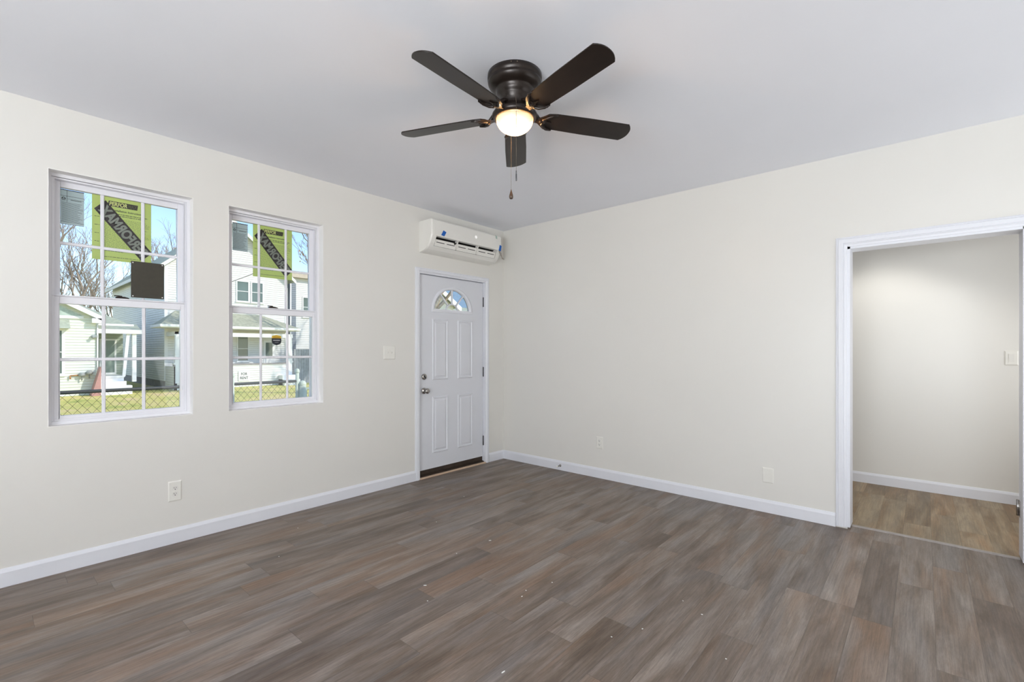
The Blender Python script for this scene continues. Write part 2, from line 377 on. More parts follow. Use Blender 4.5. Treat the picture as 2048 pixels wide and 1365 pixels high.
make_window(1, W_X[0][0], 'left double-hung white window with a dark plate on its glass')
make_window(2, W_X[1][0], 'right double-hung white window with a shield sticker on its lower sash')

# ------------------------------------------------------------------ papers and stickers on the panes
EX, EZ = Vector((1, 0, 0)), Vector((0, 0, 1))
def sheet_quad(x0, x1, z0, z1, Y): return MB().add([(x0, Y, z0), (x1, Y, z0), (x1, Y, z1), (x0, Y, z1)], [(0, 1, 2, 3)])
def green_sheet(x0, label):
    a, b, z0, z1, Y = x0 + .209, x0 + .513, 1.888, 2.301, .1415
    t = thing('instruction_sheet', label, 'paper sheet', ((a + b) / 2, Y, z0))
    sheet_quad(a, b, z0, z1, Y).build('sheet', M_sheet, t)
    yy = Y - .0006
    # header: dark slanted block with two-tone lettering
    hx, hz = a + .152, z1 - .044
    m = MB().add([(hx - .076, yy, hz - .016), (hx + .076, yy, hz - .016), (hx + .080, yy, hz + .018), (hx - .070, yy, hz + .018)], [(0, 1, 2, 3)])
    m.build('header_block', M_brownink, t)
    text_mb('PERFOR', (hx - .022, yy - .0005, hz + .001), EX, EZ, .092, .027, .032, .15).build('header_lettering', M_lime, t)
    text_mb('MAX', (hx + .052, yy - .0005, hz + .001), EX, EZ, .050, .027, .032, .15).build('header_lettering', M_olive, t)
    text_mb('Installation Instructions', (hx - .002 + .03, yy, z1 - .083), EX, EZ, .150, .012, .02).build('title_lettering', M_ink, t)
    rnd = random.Random(5); ln = MB()
    def bars(z, x, w, h):
        while x < w:
            k = rnd.uniform(.006, .02); ln.add([(x, yy, z), (min(x + k, w), yy, z), (min(x + k, w), yy, z + h), (x, yy, z + h)], [(0, 1, 2, 3)]); x += k + .003
    bars(z1 - .108, a + .02, b - .02, .0045); bars(z1 - .119, a + .03, b - .035, .0045)
    z = z1 - .140; i = 0
    while z > z0 + .075:
        if i % 6 == 0: bars(z, a + .012, a + .036, .003)
        bars(z, a + .05, b - rnd.uniform(.01, .05), .0018); z -= .0088; i += 1
    bars(z0 + .060, a + .04, b - .15, .0025); bars(z0 + .022, a + .05, b - .05, .003)
    tag(ln.build('printed_lines', M_olive, t), kind='stuff')
    # diagonal band printed on the other side, so its lettering reads mirrored
    c = Vector((a + .158, yy - .0003, 2.090)); U = Vector((-.62, 0, .78)); U.normalize(); V = Vector((U.z, 0, -U.x))
    q = lambda u, v, d=0: c + U * u + V * v + Vector((0, -d, 0))
    MB().add([q(-.200, -.042), q(.185, -.042), q(.200, .042), q(-.190, .042)], [(0, 1, 2, 3)]).build('band', M_brownink, t)
    text_mb('PERFORMAX', c + Vector((0, -.0006, 0)), U, V, .352, .064, .042, .12).build('band_lettering', M_stripgrey, t)
green_sheet(W_X[0][0], 'lime green instruction sheet on the left window, partly covered by the dark plate')
green_sheet(W_X[1][0] + .008, 'lime green instruction sheet on the right window, uncovered by any plate')
def grey_label(x0, label, z1):
    a, b, z0, Y = x0 + .064, x0 + .172, z1 - .213, .1412
    t = thing('rating_label', label, 'paper label', ((a + b) / 2, Y, z0)); yy = Y - .0006
    sheet_quad(a, b, z0, z1, Y).build('label_sheet', M_greylabel, t)
    ln = MB(); rnd = random.Random(3)
    R = lambda x0_, x1_, z, h: ln.add([(x0_, yy, z), (x1_, yy, z), (x1_, yy, z + h), (x0_, yy, z + h)], [(0, 1, 2, 3)])
    R(a, b, z1 - .005, .005); R(a, b, z1 - .040, .002); R(a + .03, b, z1 - .056, .0016); R(a + .029, a + .031, z1 - .075, .070); R(a, b, z0 + .014, .002); R(a, b, z0, .0015)
    R(a + .046, b - .012, z1 - .062, .003)
    z = z1 - .080; 
    while z > z0 + .02: R(a + .006, b - rnd.uniform(.004, .03), z, .0016); z -= .0062
    tag(ln.build('printed_lines', M_ink, t), kind='stuff')
    k = MB(); cx, cz = a + .015, z1 - .056
    arc = [(cx + .009 * math.cos(th), cz + .010 * math.sin(th)) for th in [PI * i / 8 for i in range(9)]]
    inn = [(cx + .005 * math.cos(th), cz + .006 * math.sin(th)) for th in [PI * i / 8 for i in range(9)]]
    k.add([(u, yy, v) for u, v in arc + inn], [(i, i + 1, 10 + i, 9 + i) for i in range(8)])
    k.box(cx - .010, cx + .010, yy - .0002, yy, cz - .003, cz + .000).box(cx - .008, cx + .008, yy - .0002, yy, cz - .010, cz - .007)
    k.build('emblem', M_ink, t)
grey_label(W_X[0][0], 'grey printed label in the top left corner of the left window', 2.294)
grey_label(W_X[1][0] + .008, 'grey printed label in the top left corner of the right window', 2.284)
# dark plate with four screws
pl = thing('mounting_plate', 'square dark brown plate with white corner screws on the left window', 'plate', (W_X[0][0] + .489, .12, 1.657))
ax = W_X[0][0] + .399
MB().box(ax, ax + .180, .1135, .1175, 1.657, 1.898).build('panel', M_blackplate, pl, bevel=.003)
for sx in (.010, .170):
    for sz in (1.667, 1.888): MB().lathe([(0, -.0018), (.003, -.0014), (.004, 0)], (ax + sx, .1135, sz), 10, 'y').build('screw', M_screw, pl)
# security shield sticker
sh = thing('shield_sticker', 'black and yellow shield sticker on the lower pane of the right window', 'sticker', (W_X[1][0] + .378, .10, 1.346))
sx = W_X[1][0] + .378; sz = 1.387; Y = .0955
low = [(-.037, .015), (.037, .015), (.037, -.012), (.030, -.028), (.014, -.037), (0, -.041), (-.014, -.037), (-.030, -.028), (-.037, -.012)]
MB().prism([(sx + u, sz + v) for u, v in low], 'y', Y, Y + .001).build('shield_body', M_navy, sh)
MB().prism([(sx + u, sz + v) for u, v in [(-.037, .015), (.037, .015), (.036, .034), (.020, .038), (0, .042), (-.020, .038), (-.036, .034)]], 'y', Y, Y + .001).build('shield_top', M_yellow, sh)
b = MB(); b.box(sx - .026, sx + .026, Y - .0006, Y, sz - .004, sz + .001).box(sx - .014, sx + .014, Y - .0006, Y, sz - .018, sz - .0165); b.build('print', M_whiteink, sh)
b = MB(); b.box(sx - .026, sx + .026, Y - .0006, Y, sz + .019, sz + .026); b.build('print', mat('shield_orange', (.45, .24, .01), .5, noise=.05), sh)

# ------------------------------------------------------------------ front door
tr = thing('trim_1', 'white casing round the front door', 'door casing', ((D_X0 + D_X1) / 2, 0, 0), kind='structure')
casing(MB(), D_X0, D_X1, D_Z, .055, lambda u, d, z: (u, d, z), -1, .001).build('casing', M_trim, tr)
j = MB(); j.box(D_X0 - .010, D_X0, .0005, .165, 0, D_Z).box(D_X1, D_X1 + .010, .0005, .165, 0, D_Z).box(D_X0 - .01, D_X1 + .01, .0005, .165, D_Z, D_Z + .010)
j.box(D_X0, D_X0 + .012, .078, .16, 0, D_Z).box(D_X1 - .012, D_X1, .078, .16, 0, D_Z).box(D_X0, D_X1, .078, .16, D_Z - .012, D_Z)
j.build('jamb', M_trim, tr)
dr = thing('door_1', 'white front door with a half-round fanlight', 'door', ((D_X0 + D_X1) / 2, .03, .08), kind='structure')
sx0, sx1, sz0, sz1, sy0, sy1 = D_X0 + .004, D_X1 - .004, .076, D_Z - .005, .030, .074
cx, cz, ra, rb = (sx0 + sx1) / 2, 1.732, .262, .232
m = MB(); m.box(sx0, sx1, sy0, sy1, sz0, cz)
n = 32; arc = [(cx - ra * math.cos(PI * i / n), cz + rb * math.sin(PI * i / n)) for i in range(n + 1)]
def outer(i):
    th = PI * i / n; dx, dz = -math.cos(th), math.sin(th)
    k = min((sx1 - cx) / abs(dx) if abs(dx) > 1e-6 else 1e9, (sz1 - cz) / dz if dz > 1e-6 else 1e9); return (cx + dx * k, cz + dz * k)
out = [outer(i) for i in range(n + 1)]
# keep the corners square
ang = math.atan2(sz1 - cz, sx1 - cx); ic = round(ang / PI * n); out[ic] = (sx0, sz1); out[n - ic] = (sx1, sz1)
for yq in (sy0, sy1): m.add([(u, yq, v) for u, v in arc + out], [(i, i + 1, n + 2 + i, n + 1 + i) for i in range(n)])
m.add([(u, y_, v) for y_ in (sy0, sy1) for u, v in arc], [(i, i + 1, n + 2 + i, n + 1 + i) for i in range(n)])
m.add([(u, y_, v) for y_ in (sy0, sy1) for u, v in out], [(i, i + 1, n + 2 + i, n + 1 + i) for i in range(n)])
m.add([(cx - ra, sy0, cz), (cx + ra, sy0, cz), (cx + ra, sy1, cz), (cx - ra, sy1, cz)], [(0, 1, 2, 3)])
m.build('slab', M_door, dr)
def panel(x0, x1, z0, z1):
    p = MB(); o = [(0, .0), (.006, -.008), (.014, -.0085), (.020, -.001), (.030, -.001), (.044, -.0075)]
    rows = []
    for d, h in o: rows += [(x0 + d, sy0 + h, z0 + d), (x1 - d, sy0 + h, z0 + d), (x1 - d, sy0 + h, z1 - d), (x0 + d, sy0 + h, z1 - d)]
    p.add(rows, [(i*4 + k, i*4 + (k+1) % 4, (i+1)*4 + (k+1) % 4, (i+1)*4 + k) for i in range(len(o) - 1) for k in range(4)] + [(20, 21, 22, 23)])
    p.build('panel', M_door, dr)
for a, b_ in ((-1.066, -.852), (-.712, -.488)):
    panel(a, b_, .995, 1.632); panel(a, b_, .232, .818)
# fanlight: moulded half-ring, glass, sunburst bars
fr = MB(); cs = []
for i in range(n + 1):
    th = PI * i / n; c_, s_ = -math.cos(th), math.sin(th)
    cs.append([(cx + (ra + d) * c_, sy0 + h, cz + (rb + d) * s_) for d, h in ((.028, .0), (.024, -.008), (.008, -.011), (-.008, -.006), (-.010, .02))])
fr.add([v for r in cs for v in r], [(i*5+k, i*5+k+1, (i+1)*5+k+1, (i+1)*5+k) for i in range(n) for k in range(4)], True)
fr.prism([(sy0, cz - .028), (sy0 - .008, cz - .024), (sy0 - .011, cz - .008), (sy0 - .006, cz + .008), (sy0 + .02, cz + .010), (sy0 + .02, cz - .028)], 'x', cx - ra - .026, cx + ra + .026)
fl = fr.build('fanlight', M_trim, dr)
gl = MB(); pts = [(cx - (ra + .004) * math.cos(PI * i / n), cz + (rb + .004) * math.sin(PI * i / n)) for i in range(n + 1)]
gl.prism(pts, 'y', .050, .054); gl.build('glass', M_glass, fl)
sb = MB()
for th in (50, 90, 130):
    th = math.radians(th); dx, dz = math.cos(th), math.sin(th); px_, pz_ = -dz * .008, dx * .008
    A = (cx + .088 * dx, cz + .072 * dz); B = (cx + ra * dx, cz + rb * dz)
    sb.prism([(A[0] - px_, A[1] - pz_), (A[0] + px_, A[1] + pz_), (B[0] + px_, B[1] + pz_), (B[0] - px_, B[1] - pz_)], 'y', .036, .050)
hub = [(cx - .092 * math.cos(PI*i/12), cz + .076 * math.sin(PI*i/12)) for i in range(13)]; hin = [(cx - .076 * math.cos(PI*i/12), cz + .062 * math.sin(PI*i/12)) for i in range(13)]
for i in range(12): sb.prism([hub[i], hub[i+1], hin[i+1], hin[i]], 'y', .036, .050)
sb.build('sunburst_bars', M_trim, fl)
kb = MB(); kb.lathe([(0, 0), (.031, 0), (.032, -.006), (.026, -.012), (.014, -.016), (.012, -.034), (.020, -.040), (.027, -.050), (.028, -.060), (.022, -.068), (.010, -.071), (0, -.071)], (-1.176, sy0, .889), 28, 'y')
kb.build('door_knob', M_chrome, dr)
db = MB(); db.lathe([(0, 0), (.030, 0), (.031, -.008), (.027, -.014), (.012, -.016), (0, -.016)], (-1.176, sy0, 1.033), 28, 'y'); d_ = db.build('deadbolt', M_chrome, dr)
tt = MB(); tt.box(-.004, .004, -.014, 0, -.019, .019); o_ = tt.build('thumb_turn', M_hinge, d_, bevel=.002, origin=(0, 0, 0)); o_.location = Vector((-1.176, sy0 - .014, 1.033)) - parent_world(d_); o_.rotation_euler = (0, math.radians(-28), 0)
for hz in (1.862, 1.054, .258):
    h = MB(); h.tube((D_X1 - .001, .024, hz - .05), (D_X1 - .001, .024, hz + .05), .0075, n=10); h.box(D_X1 - .004, D_X1 + .001, .024, .05, hz - .05, hz + .05)
    for k in (-1, 1): h.tube((D_X1 - .001, .024, hz + k * .05), (D_X1 - .001, .024, hz + k * .056), .009, .005, 10)
    h.build('hinge', M_hinge, dr)
sn = MB(); sn.box(sx0 + .010, sx0 + .028, sy0 - .010, sy0, 1.945, 1.992); sn.build('contact_sensor', M_trim, dr, bevel=.002)
sw = MB(); sw.box(sx0, sx1, .040, .066, .030, sz0); sw.build('door_sweep', M_sill, dr)
th_ = thing('door_sill', 'dark sill with a pale raw wood strip under the front door', 'door sill', (cx, .05, 0))
MB().prism([(.012, .0), (.012, .018), (.060, .030), (.16, .030), (.16, 0)], 'x', D_X0, D_X1).build('sill_plate', M_sill, th_)
MB().box(D_X0, D_X1, -.020, .012, .001, .013).build('wood_strip', M_pine, th_, bevel=.002)

# ------------------------------------------------------------------ plates on the walls
def on_left(x, z): return lambda u, d, v: (x + u, -d, z + v)
def on_right(y, z): return lambda u, d, v: (-d, y - u, z + v)
def on_hall(y, z): return lambda u, d, v: (1.58 - d, y - u, z + v)
def pbox(m, P, u0, u1, d0, d1, v0, v1):
    m.add([P(u0,d0,v0),P(u1,d0,v0),P(u1,d0,v1),P(u0,d0,v1),P(u0,d1,v0),P(u1,d1,v0),P(u1,d1,v1),P(u0,d1,v1)], [(0,1,2,3),(4,5,6,7),(0,1,5,4),(1,2,6,5),(2,3,7,6),(3,0,4,7)]); return m
def plate_body(P, w, h, par):
    m = MB(); r = []
    for e, d in ((0, 0), (0, .003), (.006, .0065)): r += [P(-w/2+e, d, -h/2+e), P(w/2-e, d, -h/2+e), P(w/2-e, d, h/2-e), P(-w/2+e, d, h/2-e)]
    m.add(r, [(3, 2, 1, 0), (8, 9, 10, 11)] + [(i*4+k, i*4+(k+1)%4, (i+1)*4+(k+1)%4, (i+1)*4+k) for i in (0, 1) for k in range(4)])
    return m.build('cover_plate', M_plate, par)
def screw_at(P, u, v, par):
    m = MB(); c = P(u, .0065, v); c2 = P(u, .0078, v); m.tube(c, c2, .0032, .0026, 10); m.build('screw', M_plate2, par)
def outlet(P, loc, label, w, h):
    t = thing('wall_outlet', label, 'outlet', loc); plate_body(P, w, h, t)
    for s in (-1, 1):
        m = MB(); c = s * .0195; pts = []
        for k in range(20):
            a = 2*PI*k/20; pts.append((max(-.0165, min(.0165, .0195*math.cos(a))), c + max(-.0135, min(.0135, .0175*math.sin(a)))))
        m.add([P(u, .0065, v) for u, v in pts] + [P(u, .0085, v) for u, v in pts], [tuple(range(20, 40))] + [(i, (i+1)%20, 20+(i+1)%20, 20+i) for i in range(20)])
        r = m.build('receptacle', M_plate2, t)
        q = MB(); pbox(q, P, -.0075, -.0050, .0085, .0089, c + .000, c + .009); pbox(q, P, .0050, .0072, .0085, .0089, c + .001, c + .008)
        q.tube(P(0, .0085, c - .0065), P(0, .0089, c - .0065), .0030, n=10); q.build('slots', M_dark, r)
    screw_at(P, 0, 0, t)
outlet(on_left(-3.310, .352), (-3.310, 0, .352), 'white double outlet low on the wall below the windows', .076, .134)
outlet(on_right(-1.331, .360), (0, -1.331, .360), 'white double outlet on the wall right of the door corner', .076, .122)
bp = thing('blank_plate', 'plain white blank wall plate near the hall doorway casing', 'wall plate', (0, -2.877, .299)); P = on_right(-2.877, .299)
plate_body(P, .080, .120, bp); screw_at(P, 0, .042, bp); screw_at(P, 0, -.042, bp)
ls = thing('light_switch', 'white double toggle switch plate between right window and front door', 'light switch', (-1.610, 0, 1.283)); P = on_left(-1.610, 1.283)
plate_body(P, .128, .128, ls)
for u in (-.023, .023):
    m = MB(); pbox(m, P, u - .0052, u + .0052, .0065, .0075, -.012, .012); b_ = m.build('switch_slot', M_plate2, ls)
    m = MB(); m.add([P(u-.004,.007,-.006),P(u+.004,.007,-.006),P(u+.004,.007,.005),P(u-.004,.007,.005),P(u-.0032,.018,.004),P(u+.0032,.018,.004),P(u+.0032,.017,.010),P(u-.0032,.017,.010)], [(0,1,5,4),(1,2,6,5),(2,3,7,6),(3,0,4,7),(4,5,6,7)])
    m.build('toggle', M_plate2, b_)
    screw_at(P, u, .030, ls); screw_at(P, u, -.030, ls)
hs = thing('light_switch', 'white switch plate on the hall wall beyond the doorway', 'light switch', (1.58, -4.377, 1.240)); P = on_hall(-4.377, 1.240)
plate_body(P, .080, .122, hs)
m = MB(); m.add([P(-.0165,.0065,-.033),P(.0165,.0065,-.033),P(.0165,.0065,.033),P(-.0165,.0065,.033),P(-.0165,.0078,-.033),P(.0165,.0078,-.033),P(.0165,.0105,.033),P(-.0165,.0105,.033)], [(0,1,5,4),(1,2,6,5),(2,3,7,6),(3,0,4,7),(4,5,6,7)]); m.build('rocker', M_plate2, hs)
# spring door stop on the baseboard
ds = thing('door_stop', 'small spring door stop with white tip on the baseboard right of the corner', 'door stop', (-.014, -.849, .052))
MB().lathe([(0, 0), (.014, 0), (.013, -.004), (.006, -.010), (0, -.010)], (-.014, -.849, .052), 16, 'x').build('stop_base', M_chrome, ds)
sp = MB(); sp.path([(-.022 - .045 * i / 72, -.849 + .0055 * math.cos(i * PI / 4), .052 + .0055 * math.sin(i * PI / 4)) for i in range(73)], .0012, 5); sp.build('spring', M_chrome, ds)
MB().lathe([(0, -.052), (.007, -.052), (.0075, -.058), (.007, -.066), (.004, -.069), (0, -.069)], (-.014, -.849, .052), 14, 'x').build('rubber_tip', M_plate, ds)

# ------------------------------------------------------------------ mini-split air conditioner over the door
ac = thing('mini_split_unit', 'white wall air conditioner mounted above the front door', 'air conditioner', (-.755, 0, 2.29))
A0, A1 = -1.258, -.252
full = [(0, 2.604), (-.180, 2.604), (-.192, 2.600), (-.198, 2.590), (-.199, 2.448), (-.190, 2.420), (-.165, 2.368), (-.140, 2.335), (-.110, 2.314), (-.060, 2.298), (0, 2.290)]
notch = [(0, 2.604), (-.180, 2.604), (-.192, 2.600), (-.198, 2.590), (-.199, 2.448), (-.150, 2.450), (-.105, 2.420), (-.100, 2.372), (-.150, 2.345), (-.110, 2.314), (-.060, 2.298), (0, 2.290)]
b = MB(); e0, e1 = A0 + .060, A1 - .060
inner = full
def endcap(mb, xa, xb, shrink):     # rounded end: the profile narrows towards the outside
    a = [(u, v) for u, v in full]; k = [(u * (1 - shrink), 2.447 + (v - 2.447) * (1 - shrink * .5)) for u, v in full]
    n_ = len(full); mb.add([(xa, u, v) for u, v in k] + [(xb, u, v) for u, v in a], [tuple(range(n_)), tuple(range(n_, 2*n_))] + [(i, (i+1)%n_, n_+(i+1)%n_, n_+i) for i in range(n_)])
endcap(b, A0, A0 + .012, .06); b.prism(full, 'x', A0 + .012, e0); b.prism(notch, 'x', e0, e1); b.prism(full, 'x', e1, A1 - .012); endcap(b, A1, A1 - .012, .06)
b.build('body', M_ac, ac)
f = MB(); f.prism([(-.1985, 2.592), (-.2045, 2.588), (-.2045, 2.452), (-.200, 2.440), (-.192, 2.436), (-.190, 2.446), (-.1985, 2.452)], 'x', A0 + .022, A1 - .010); f.build('front_panel', M_ac, ac, bevel=.002)
s = MB(); s.prism([(-.1985, 2.448), (-.1905, 2.428), (-.150, 2.345), (-.146, 2.349), (-.186, 2.432), (-.194, 2.449)], 'x', A0 + .058, A0 + .064); s.build('seam', M_plate2, ac)
cv = MB(); cv.add([(x_, u, v) for x_ in (e0 + .001, e1 - .001) for u, v in [(-.148, 2.449), (-.106, 2.4195), (-.101, 2.3725), (-.1485, 2.3465)]], [(0, 1, 5, 4), (1, 2, 6, 5), (2, 3, 7, 6)]); cv.build('outlet_cavity', M_dark, ac)
W_ = (e1 - e0) / 3
for k in range(3):
    xa, xb = e0 + W_ * k + .010, e0 + W_ * (k + 1) - .010
    lv = MB(); lv.prism([(-.172, 2.410), (-.168, 2.413), (-.143, 2.352), (-.150, 2.3475)], 'x', xa, xb); lo_ = lv.build('louver', M_ac, ac)
    st = MB()
    for q in (0, 1): st.box(xa + .02 + q * (xb - xa) * .5, xa + (xb - xa) * (.42 + .5 * q), -.1702, -.1600, 2.387, 2.392)
    sl = MB()
    for q in (0, 1):
        u0, u1 = xa + .015 + q * (xb - xa) * .5, xa + (xb - xa) * (.44 + .5 * q)
        sl.add([(u0, -.1650, 2.3885), (u1, -.1650, 2.3885), (u1, -.1628, 2.3820), (u0, -.1628, 2.3820)], [(0, 1, 2, 3)])
    sl.build('slot', M_dark, lo_)
for k in (1, 2):
    dv = MB(); x_ = e0 + W_ * k; dv.prism([(-.192, 2.440), (-.150, 2.350), (-.130, 2.360), (-.150, 2.440)], 'x', x_ - .006, x_ + .006); dv.build('divider', M_ac, ac)
fk = MB(); x_ = e0 + W_ - .034; fk.add([(x_ - .020, -.1775, 2.415), (x_ + .026, -.1775, 2.415), (x_ + .004, -.166, 2.390)], [(0, 1, 2)]); fk.build('flap_gap', M_dark, ac)
ld = MB()
for k in range(6):
    a = k * PI / 3; ld.box(-.66 + .012 * math.cos(a) - .003, -.66 + .012 * math.cos(a) + .003, -.2052, -.2046, 2.520 + .012 * math.sin(a) - .003, 2.520 + .012 * math.sin(a) + .003)
ld.box(-.664, -.656, -.2052, -.2046, 2.516, 2.524); ld.build('display_mark', M_led, ac)
def tape(name, label, m_, pts, yoff):
    mb = MB(); mb.add([(u, d, v) for u, d, v in pts] + [(u, d + .0006, v) for u, d, v in pts], [(0,1,2,3),(7,6,5,4),(0,1,5,4),(1,2,6,5),(2,3,7,6),(3,0,4,7)])
    return tag(mb.build(name, m_), label, 'tape')
tape('tape_strip', 'blue tape tab at the left end of the air conditioner vent', M_blue, [(A0 + .112, -.2075, 2.452), (A0 + .152, -.2075, 2.446), (A0 + .180, -.2075, 2.492), (A0 + .142, -.2075, 2.505)], 0)
tape('tape_strip', 'blue tape tab at the right end of the air conditioner vent', M_blue, [(A1 - .052, -.2060, 2.432), (A1 - .016, -.2060, 2.428), (A1 - .004, -.2060, 2.490), (A1 - .034, -.2060, 2.500)], 0)
tape('tape_strip', 'pale green tape bit at the top right of the air conditioner', M_green_tape, [(A1 - .100, -.2060, 2.560), (A1 - .075, -.2060, 2.556), (A1 - .078, -.2060, 2.590), (A1 - .105, -.2060, 2.596)], 0)
wc = MB(); wc.path([(A1 - .030, -.200, 2.430), (A1 - .012, -.200, 2.400), (A1 + .010, -.195, 2.372), (A1 + .030, -.190, 2.355), (A1 + .055, -.19, 2.350)], [.010, .010, .006, .008, .004], 8)
tag(wc.build('loose_wire', M_cable), 'frayed grey wire end hanging beside the right blue tape', 'wire')

# ------------------------------------------------------------------ ceiling fan
FX, FY = -2.346, -2.214
fan = thing('ceiling_fan', 'dark bronze five-blade ceiling fan with a lit frosted bowl', 'ceiling fan', (FX, FY, H))
O = (FX, FY, 0)
MB().lathe([(0, H), (.1405, H), (.142, 2.724), (.141, 2.711), (.137, 2.708), (.137, 2.704), (.1395, 2.700), (.138, 2.692)], O, 56).build('canopy', M_bronze, fan)
MB().lathe([(.138, 2.693), (.134, 2.684), (.125, 2.674), (.113, 2.667), (.102, 2.664), (.098, 2.660), (.095, 2.646), (.091, 2.634), (.085, 2.628), (.083, 2.622), (.079, 2.608), (.075, 2.600)], O, 56).build('motor_housing', M_bronze, fan)
MB().lathe([(.076, 2.602), (.073, 2.592), (.072, 2.586), (.074, 2.576), (.084, 2.562), (.100, 2.550), (.113, 2.541), (.118, 2.533), (.117, 2.524), (.110, 2.515), (.099, 2.510), (.094, 2.513)], O, 56).build('light_kit', M_bronze, fan)
M_bowl = mat('frosted_bowl', (.85, .75, .6), .4, noise=.01)
N, L = M_bowl.node_tree.nodes, M_bowl.node_tree.links
tc = N.new('ShaderNodeTexCoord'); sp_ = N.new('ShaderNodeSeparateXYZ'); L.new(tc.outputs['Object'], sp_.inputs[0])
rp = N.new('ShaderNodeValToRGB'); mr = N.new('ShaderNodeMapRange'); mr.inputs[1].default_value = 2.512 - H; mr.inputs[2].default_value = 2.437 - H
L.new(sp_.outputs[2], mr.inputs[0]); L.new(mr.outputs[0], rp.inputs[0])
e = rp.color_ramp.elements; e[0].position = 0; k = e.new(.14); k.color = (.26, .125, .036, 1); e[0].color = (.18, .075, .018, 1); e[1].position = .85; e[1].color = (1, .80, .52, 1); k = e.new(.30); k.color = (.34, .25, .125, 1)  # orange top band stands for bulb light bounced on the metal rim
L.new(rp.outputs[0], N['Principled BSDF'].inputs['Emission Color']); N['Principled BSDF'].inputs['Emission Strength'].default_value = 3.6
tr_ = N.new('ShaderNodeBsdfTransparent'); tr_.inputs[0].default_value = (1, .92, .8, 1); mx_ = N.new('ShaderNodeMixShader'); mx_.inputs[0].default_value = .35
L.new(N['Principled BSDF'].outputs[0], mx_.inputs[1]); L.new(tr_.outputs[0], mx_.inputs[2]); L.new(mx_.outputs[0], N['Material Output'].inputs[0])
light('fan_bulb', 'POINT', (FX, FY, 2.468), 15, (1, .64, .32), shadow_soft_size=.02)
bw = [(.097 * math.cos(a), 2.512 - .075 * math.sin(a)) for a in [PI/2 * i / 14 for i in range(15)]]; bw[-1] = (.0005, 2.437)
MB().lathe([(.094, 2.516)] + bw, O, 48).build('glass_bowl', M_bowl, fan)
M_blade = mat('blade_espresso', (.015, .010, .008), .32, spec=.32, noise=.25, nscale=9)
PITCH = math.radians(-12); ZB = 2.530
def blade_pt(u, v, w): return (u, v * math.cos(PITCH) - w * math.sin(PITCH), v * math.sin(PITCH) + w * math.cos(PITCH) + (ZB - H))
outl = []
for i in range(11): # tip arc
    v = -.066 + .132 * i / 10; outl.append((.668 - .030 * (abs(v) / .066) ** 2.4, v))
outl += [(.40, .065), (.22, .060), (.175, .052)] + [(.155 - .0, .030), (.150, 0), (.155, -.030)] + [(.175, -.052), (.22, -.060), (.40, -.065)]
bm_ = MB(); n_ = len(outl)
bm_.add([blade_pt(u, v, -.003) for u, v in outl] + [blade_pt(u, v, .003) for u, v in outl], [tuple(range(n_))[::-1], tuple(range(n_, 2*n_))] + [(i, (i+1)%n_, n_+(i+1)%n_, n_+i) for i in range(n_)])
ir = MB()
cres = [(.225, -.058), (.205, -.056), (.185, -.042), (.168, -.022), (.172, -.008), (.205, 0), (.172, .008), (.168, .022), (.185, .042), (.205, .056), (.225, .058), (.200, .064), (.170, .054), (.148, .034), (.128, .018), (.105, .014), (.105, -.014), (.128, -.018), (.148, -.034), (.170, -.054), (.200, -.064)]
n_ = len(cres); ir.add([blade_pt(u, v, -.010) for u, v in cres] + [blade_pt(u, v, -.003) for u, v in cres], [tuple(range(n_))[::-1], tuple(range(n_, 2*n_))] + [(i, (i+1)%n_, n_+(i+1)%n_, n_+i) for i in range(n_)])
for sgn in (-1, 1):
    ir.path([blade_pt(.220, sgn*.060, -.008), blade_pt(.190, sgn*.052, -.012), blade_pt(.165, sgn*.034, -.014), blade_pt(.150, sgn*.016, -.012), blade_pt(.156, sgn*.006, -.012), blade_pt(.168, sgn*.008, -.011)], [.003, .006, .007, .007, .005, .003], 8)
ir.path([(.070, 0, 2.582 - H), (.092, 0, 2.575 - H), (.112, 0, 2.560 - H), (.128, 0, 2.540 - H), (.144, 0, 2.522 - H), (.168, 0, 2.519 - H)], [.012, .011, .010, .010, .010, .006], 10)
B0 = I0 = None
for k in range(5):
    a = math.radians(40.0 + 72 * k)
    if k == 0:
        B0 = bm_.build('blade', M_blade, fan, origin=(0, 0, 0), bevel=.0015); I0 = ir.build('blade_iron', M_iron, fan, origin=(0, 0, 0), bevel=.0015)
        bo, io = B0, I0
    else:
        bo = B0.copy(); COL.objects.link(bo); io = I0.copy(); COL.objects.link(io)
    for o in (bo, io): o.parent = fan; o.location = (0, 0, 0); o.rotation_euler = (0, 0, a)
scr = MB()
for a in (214, 226): scr.tube((FX + .1385 * math.cos(math.radians(a)), FY + .1385 * math.sin(math.radians(a)), 2.730), (FX + .1445 * math.cos(math.radians(a)), FY + .1445 * math.sin(math.radians(a)), 2.730), .003, n=8)
scr.build('canopy_screws', M_chain, fan)
def chain(pts, r=.0011):
    m = MB()
    for p, q in zip(pts, pts[1:]):
        p, q = Vector(p), Vector(q); n_ = max(2, int((q - p).length / .006))
        m.tube(p, q, r * .6, n=5)
        for i in range(n_):
            c = p.lerp(q, i / n_); m.lathe([(0, -r*1.3), (r*1.2, -r*.5), (r*1.2, r*.5), (0, r*1.3)], c, 6)
    return m
c1 = chain([(-2.400, -2.264, 2.600), (-2.424, -2.288, 2.575), (-2.436, -2.302, 2.540), (-2.436, -2.302, 2.200)]).build('pull_chain', M_chain, fan)
MB().lathe([(0, 2.200), (.0022, 2.198), (.0025, 2.186), (.0015, 2.184), (.0032, 2.182), (.0036, 2.150), (.002, 2.146), (0, 2.146)], (-2.436, -2.302, 0), 12).build('chain_fob', M_hinge, c1)
c2 = chain([(-2.282, -2.136, 2.572), (-2.268, -2.121, 2.535), (-2.267, -2.120, 2.186)]).build('pull_chain', M_chain, fan)
